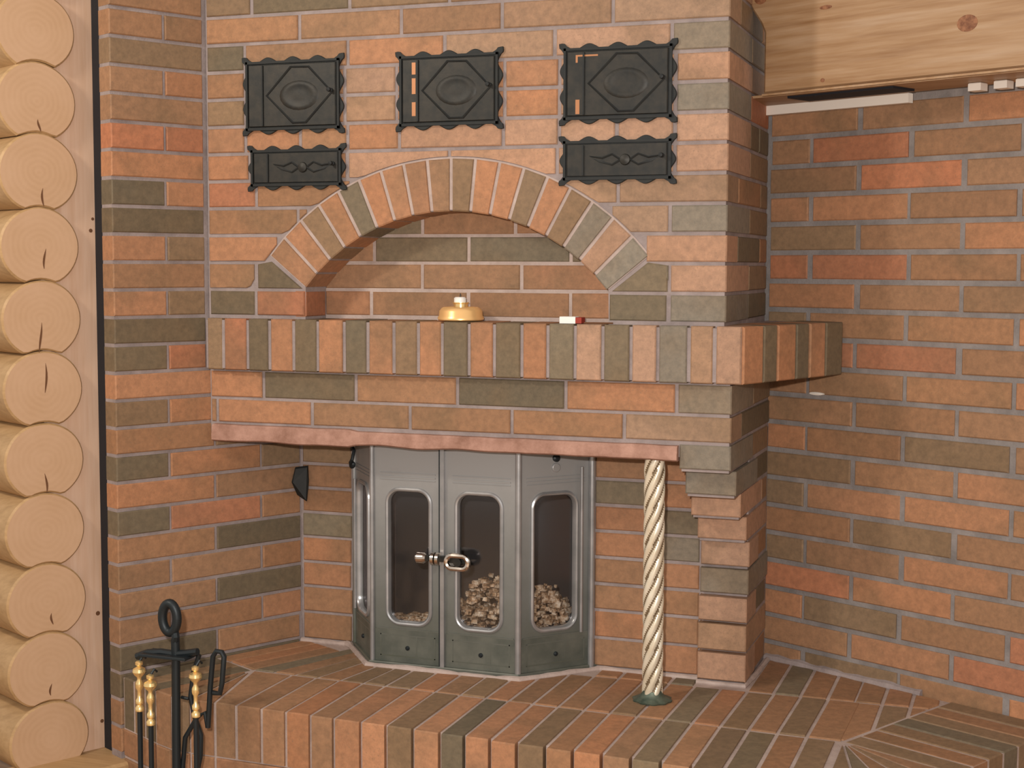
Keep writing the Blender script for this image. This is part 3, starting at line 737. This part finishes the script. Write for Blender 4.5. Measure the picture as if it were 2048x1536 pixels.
# ash and charred chunks
ap = MBd(); rnd = random.Random(3)
def chunk(c, s):
    P = []
    for sx in (-1,1):
        for sy in (-1,1):
            for sz in (-1,1): P.append(Vector(c) + Vector((sx*s*rnd.uniform(.5,1.3), sy*s*rnd.uniform(.5,1.2), sz*s*rnd.uniform(.4,1))))
    ap.add(P, [(0,1,3,2),(4,6,7,5),(0,4,5,1),(2,3,7,6),(0,2,6,4),(1,5,7,3)])
def heap(x, y):
    return .552 + .135*math.exp(-((x-.735)/.095)**2) * (1 if y < .22 else .8) + .115*math.exp(-((x-.885)/.035)**2) + .012*math.exp(-((x-.53)/.08)**2)
for i in range(1300):
    x = rnd.uniform(.45,.93); y = rnd.uniform(.122,.24) + max(0, x-.84)*.9
    hz = heap(x, y) * 1.0 - max(0, y-.2)*.25; z = hz - (hz-.47)*rnd.random()**1.7
    y = max(y, .128, .10 + (x-.841)*1.10 + .040 if x > .82 else 0)
    chunk((x, y, z), rnd.uniform(.004,.009))
a_ = ap.build('ash_heap', MAS); tag(a_, 'heap of pale ash and charred wood chunks behind the stove glass', 'ash', kind='stuff')
me = MBd().box((.44,.12,HZ+.012), (.42,0,0), (0,.30,0), (0,0,.045)).build('ash_bed', MSO, si)

# ================================================================== TWISTED COLUMN
tc_ = root('twisted_column', (1.213,.03,HZ), 'twisted rope-pattern pale brass column standing on the hearth under the lintel', 'column')
rg = []; NR_ = 110; n = 48
for i in range(NR_+1):
    z = .462 + (1.043-.462)*i/NR_; tw = -2*math.pi*(z-.46)/.27
    rg.append([Vector((1.213 + r*math.cos(t), .03 + r*math.sin(t), z)) for t in [2*math.pi*k/n for k in range(n)] for r in [.0190 + .0068*abs(math.cos(3*(t+tw)))**.6]])
MBd().rings(rg).build('shaft', MCO, tc_, smooth=False)
sh = tc_.children[0].data; sh.materials.append(MFG)
for p in sh.polygons:
    p.use_smooth = True; z = p.center.z + HZ; t = math.atan2(p.center.y, p.center.x); tw = -2*math.pi*(z-.46)/.27
    if abs(math.cos(3*(t+tw))) < .42 and len(p.vertices) == 4: p.material_index = 1
fr_ = []
for r, h in ((.046,0),(.048,.004),(.040,.008),(.032,.011),(.026,.018),(.0235,.026)):
    fr_.append([Vector((1.213 + r*(1+.05*math.cos(10*t)*(r>.035))*math.cos(t), .03 + r*(1+.05*math.cos(10*t)*(r>.035))*math.sin(t), HZ+.0005+h)) for t in [2*math.pi*k/60 for k in range(60)]])
MBd().rings(fr_).build('base_flange', MFN, tc_, smooth=True, label='dark green petal-edged foot')

# ================================================================== THINGS ON THE SHELF
SZ = 1.3655
cn = root('candle_dish', (.704,.045,SZ), 'gold round candle dish with white tealight on the shelf under the arch', 'candle holder')
MBd().lathe((.704,.045,SZ), [(.055,0),(.0585,.003),(.0585,.008),(.0555,.012),(.0545,.024),(.049,.031),(.044,.034),(.040,.031),(.036,.026)], 40).build('dish', MGD, cn, smooth=True)
MBd().lathe((.704,.045,SZ+.026), [(.018,0),(.018,.016),(.021,.018),(.021,.020),(.016,.020)], 24).build('cup', MBR, cn, smooth=True)
MBd().lathe((.702,.045,SZ+.044), [(.0155,0),(.0155,.012),(.012,.015),(.003,.015)], 24).build('candle', MWX, cn, smooth=True, label='white candle')
MBd().tube([(.702,.045,SZ+.058),(.703,.045,SZ+.068)], .0011, 6).build('wick', MRD, cn)
mb = root('matchbox', (1.0,.005,SZ), 'tiny white and red matchbox lying on the shelf edge', 'matchbox')
MBd().box((.983,-.012,SZ-.001), (.040,0,0), (0,.032,0), (0,0,.0165), .001).build('box', MWX, mb)
MBd().box((1.0232,-.0115,SZ-.0005), (.015,0,0), (0,.031,0), (0,0,.0145), .001).build('tray', MRE, mb, label='red end of the tray')
tag(MBd().tube([(1.045,-.010,SZ+.0012),(1.115,-.004,SZ+.0012)], .0022, 6).build('match', MCR), 'thin dark line lying right of the little box', 'match')  # thin dark rod drawn along the shelf beside the box

# ================================================================== LOG BEAM ABOVE THE RIGHT WALL
BO = RC + NR*.235; 
bm_ = root('log_beam', tuple(BO + Vector((0,0,1.93))), 'wide pale pine beam with knots above the right brick wall', 'beam')
t0 = .158
pro = [(t0,1.929),(2.3,1.929),(2.3,2.42),(t0-.062,2.42),(t0-.060,2.17),(t0-.038,2.135),(t0-.012,2.10),(t0,2.075)]
b = MBd(); b.prism([BO + ER*a - NR*.0 + Vector((0,0,z)) - NR*.20 for a, z in pro][::-1], NR*.20, .006)
beam = b.build('beam', MWB, bm_)
# re-orient so that the grain follows the beam
R = Matrix.Rotation(-math.atan2(ER.y, ER.x), 4, 'Z')
for v in beam.data.vertices: v.co = R @ v.co
beam.rotation_euler = (0,0,math.atan2(ER.y, ER.x))
for a, z, rx, rz in ((.712,2.035,.026,.019), (t0-.010,2.165,.022,.020), (.34,2.115,.018,.005), (.62,2.125,.008,.004), (.335,1.945,.006,.005)):
    c = BO + ER*a + Vector((0,0,z))
    MBd().rings([[c + ER*rx*s_*math.cos(t) + Vector((0,0,rz*s_*math.sin(t))) + NR*h for t in [2*math.pi*k/24 for k in range(24)]] for s_, h in ((1,-.002),(.96,.0006),(.5,.0012),(.05,.0008))]).build('knot', MKN, bm_, smooth=True)
MBd().box(RC + NR*.02 + ER*.006 + Vector((0,0,1.899)), ER*.44, NR*.02, (0,0,.024), .002).build('batten', MWP, bm_, label='white painted batten along the wall top')
MBd().box(RC + NR*.05 + ER*.0 + Vector((0,0,1.922)), ER*2.2, NR*.16, (0,0,.006)).build('underside_board', MWB, bm_)
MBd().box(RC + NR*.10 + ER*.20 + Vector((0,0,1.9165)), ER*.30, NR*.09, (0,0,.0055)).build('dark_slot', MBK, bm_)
for a in (.648,.712,.765,.82): MBd().box(RC + NR*.085 + ER*a + Vector((0,0,1.903)), ER*.032, NR*.03, (0,0,.018), .002).build('spacer_block', MWP, bm_)
MBd().box(RC + NR*.232 + ER*t0 + Vector((0,0,1.9215)), ER*2.0, NR*.006, (0,0,.005)).build('seal_strip', MWB, bm_)

# ================================================================== FIRE TOOLS
TY = -.50
ts = root('tool_stand', (.215,TY,.13), 'black iron fire tool stand with twisted ring top before the hearth', 'fire tool stand')
MBd().tube([(.203,TY,.14),(.205,TY,.40),(.207,TY,.60),(.206,TY,.635)], .0105, 10).build('pole', MRD, ts, smooth=True)
MBd().tube([(.192+.0195*math.cos(t), TY, .684+.034*math.sin(t)) for t in [2*math.pi*k/28 for k in range(28)]], .0112, 10, closed=True).build('ring', MRD, ts, smooth=True)
MBd().tube([(.206,TY,.628),(.210,TY-.004,.640),(.203,TY+.004,.652),(.196,TY,.660)], .010, 8).build('twisted_neck', MRD, ts, smooth=True)
MBd().tube([(.105,TY-.006,.586),(.135,TY-.004,.598),(.17,TY-.002,.602),(.205,TY,.600),(.24,TY-.002,.606),(.268,TY-.004,.612)], .0085, 8).box((.125,TY-.03,.594), (.125,0,0), (0,.06,0), (0,0,.006), .002).build('hanger_bar', MRD, ts, smooth=True)
for a in (0,120,240):
    MBd().tube([(.203,TY,.16),(.203+.06*math.cos(math.radians(a)),TY+.06*math.sin(math.radians(a)),.162),(.203+.11*math.cos(math.radians(a)),TY+.11*math.sin(math.radians(a)),.137)], .007, 8).build('leg', MRD, ts, smooth=True)
def handle(par, x, y, z, s=1.0):
    pr_ = [(.002,.060),(.0065,.056),(.0065,.050),(.003,.046),(.0105,.040),(.0115,.033),(.0085,.026),(.004,.020),(.0035,.015),(.0065,.006),(.0065,-.004),(.0035,-.012),(.0035,-.028),(.0065,-.034),(.0065,-.042),(.004,-.046),(.0075,-.052),(.0075,-.060),(.002,-.065)]
    MBd().lathe((x,y,z), [(r*1.35, h) for r, h in pr_], 16).build('handle', MBR, par, smooth=True, label='turned brass handle')
G = 'brass-handled tools hanging on the stand'
def tool(name, x, z, y, label, cat, end):
    r = root(name, (x,y,.16), label, cat, G)
    handle(r, x, y, z)
    MBd().tube([(x,y,z-.060),(x,y,.24)], .0062, 8).build('rod', MRD, r, smooth=True)
    MBd().tube([(x,y,z+.056),(x+.006,y+.008,z+.070),(x+.008,y+.016,z+.062)], .003, 6).build('hook', MRD, r, smooth=True)
    b = MBd()
    if end == 'poker': b.tube([(x,y,.24),(x,y,.18),(x+.02,y,.165),(x+.032,y,.175)], [.0055,.005,.004,.002], 8)
    if end == 'brush': b.lathe((x,y,.24), [(.012,0),(.020,-.012),(.024,-.07),(.019,-.07)], 20)
    if end == 'shovel': b.prism([Vector((x-.014,y-.004,.245)), Vector((x+.014,y-.004,.245)), Vector((x+.034,y-.004,.22)), Vector((x+.036,y-.004,.155)), Vector((x-.036,y-.004,.155)), Vector((x-.034,y-.004,.22))], (0,.004,0))
    b.build({'poker':'tip','brush':'bristles','shovel':'blade'}[end], MRD, r, smooth=end != 'shovel')
tool('poker', .116, .520, TY-.014, 'poker with turned brass handle, leftmost tool on the stand', 'poker', 'poker')
tool('hearth_brush', .159, .497, TY-.034, 'fire brush with low-hanging brass handle, second from left on the stand', 'brush', 'brush')
tool('shovel', .271, .524, TY-.020, 'fire shovel with brass handle hanging right of the stand pole', 'shovel', 'shovel')
tg = root('fire_tongs', (.27,TY,.16), 'black crossed fire tongs with squared loop grip at right of stand', 'tongs', G)
MBd().tube([(.283,TY+.012,.43),(.291,TY+.012,.53),(.299,TY+.012,.600),(.308,TY+.012,.613),(.322,TY+.012,.612),(.328,TY+.012,.602),(.322,TY+.012,.540),(.316,TY+.012,.514),(.298,TY+.012,.514)], .0064, 8).build('loop_grip', MRD, tg, smooth=True)
MBd().tube([(.262,TY+.012,.600),(.246,TY+.012,.555),(.238,TY+.012,.50),(.247,TY+.012,.455),(.264,TY+.012,.41),(.262,TY+.012,.36),(.248,TY+.012,.30),(.244,TY+.012,.20)], .0060, 8).build('arm', MRD, tg, smooth=True)
MBd().tube([(.283,TY+.012,.43),(.276,TY+.012,.465),(.255,TY+.012,.452),(.222,TY+.012,.400),(.214,TY+.012,.33),(.218,TY+.012,.20)], .0060, 8).build('arm', MRD, tg, smooth=True)
MBd().tube([(.213,TY+.012,.495),(.232,TY+.012,.493)], .004, 6).build('spring', MRD, tg)

# ================================================================== SMALL MASONRY DETAILS
def fillet(name, pts, r, m, par):
    P = []; pts = [Vector(p) for p in pts]
    for a, b_ in zip(pts[:-1], pts[1:]):
        k = max(2, int((b_-a).length/.02)); P += [a.lerp(b_, i/k) for i in range(k)]
    P.append(pts[-1]); R_ = [r*(1+.5*noise.noise(Vector((p.x*30,p.y*30,7)))) for p in P]
    return MBd().tube(P, R_, 8).build(name, m, par, smooth=True)
z_ = HZ + .0005
fillet('mortar_fillet', [(.275,.262,z_),(.292,.25,z_),(.422,.084,z_),(.64,.082,z_),(.85,.084,z_),(.99,.236,z_),(1.01,.256,z_)], .0085, MML, hb)
fillet('mortar_fillet', [(1.01,.258,z_),(1.15,.256,z_),(1.277,.256,z_)], .008, MML, hb)
fillet('mortar_fillet', [(1.279,.228,z_),(1.34,.227,z_),(1.402,.226,z_),(1.409,.35,z_),(1.412,.505,z_)], .007, MML, hb)
fillet('mortar_fillet', [(.137,.257,z_),(.20,.258,z_),(.275,.258,z_)], .008, MML, hb)
p0 = RC + ER*.02; p1 = RC + ER*.5
fillet('mortar_fillet', [(p0.x,p0.y,z_),(p1.x,p1.y,z_)], .012, MM, hb)
c_ = RC + ER*.170 + NR*.001
tag(MBd().rings([[Vector((c_.x,c_.y,1.174)) + ER*(.024*s_*math.cos(t)) + Vector((0,0,.0045*s_*math.sin(t))) + NR*h for t in [2*math.pi*k/14 for k in range(14)]] for s_, h in ((1,-.001),(.9,.004),(.3,.006),(.02,.0062))]).build('paint_chip', MWP, wr, smooth=True), None, None)
MBd().prism([Vector((.131,.252,.862)), Vector((.158,.256,.845)), Vector((.164,.257,.90)), Vector((.162,.257,.945)), Vector((.128,.247,.940)), Vector((.122,.236,.90))], (.004,-.012,0), .003).build('dark_patch', MIR, fp, label='small dark raised patch in the firebox corner')  # dark raised patch where back wall and firebox wall meet
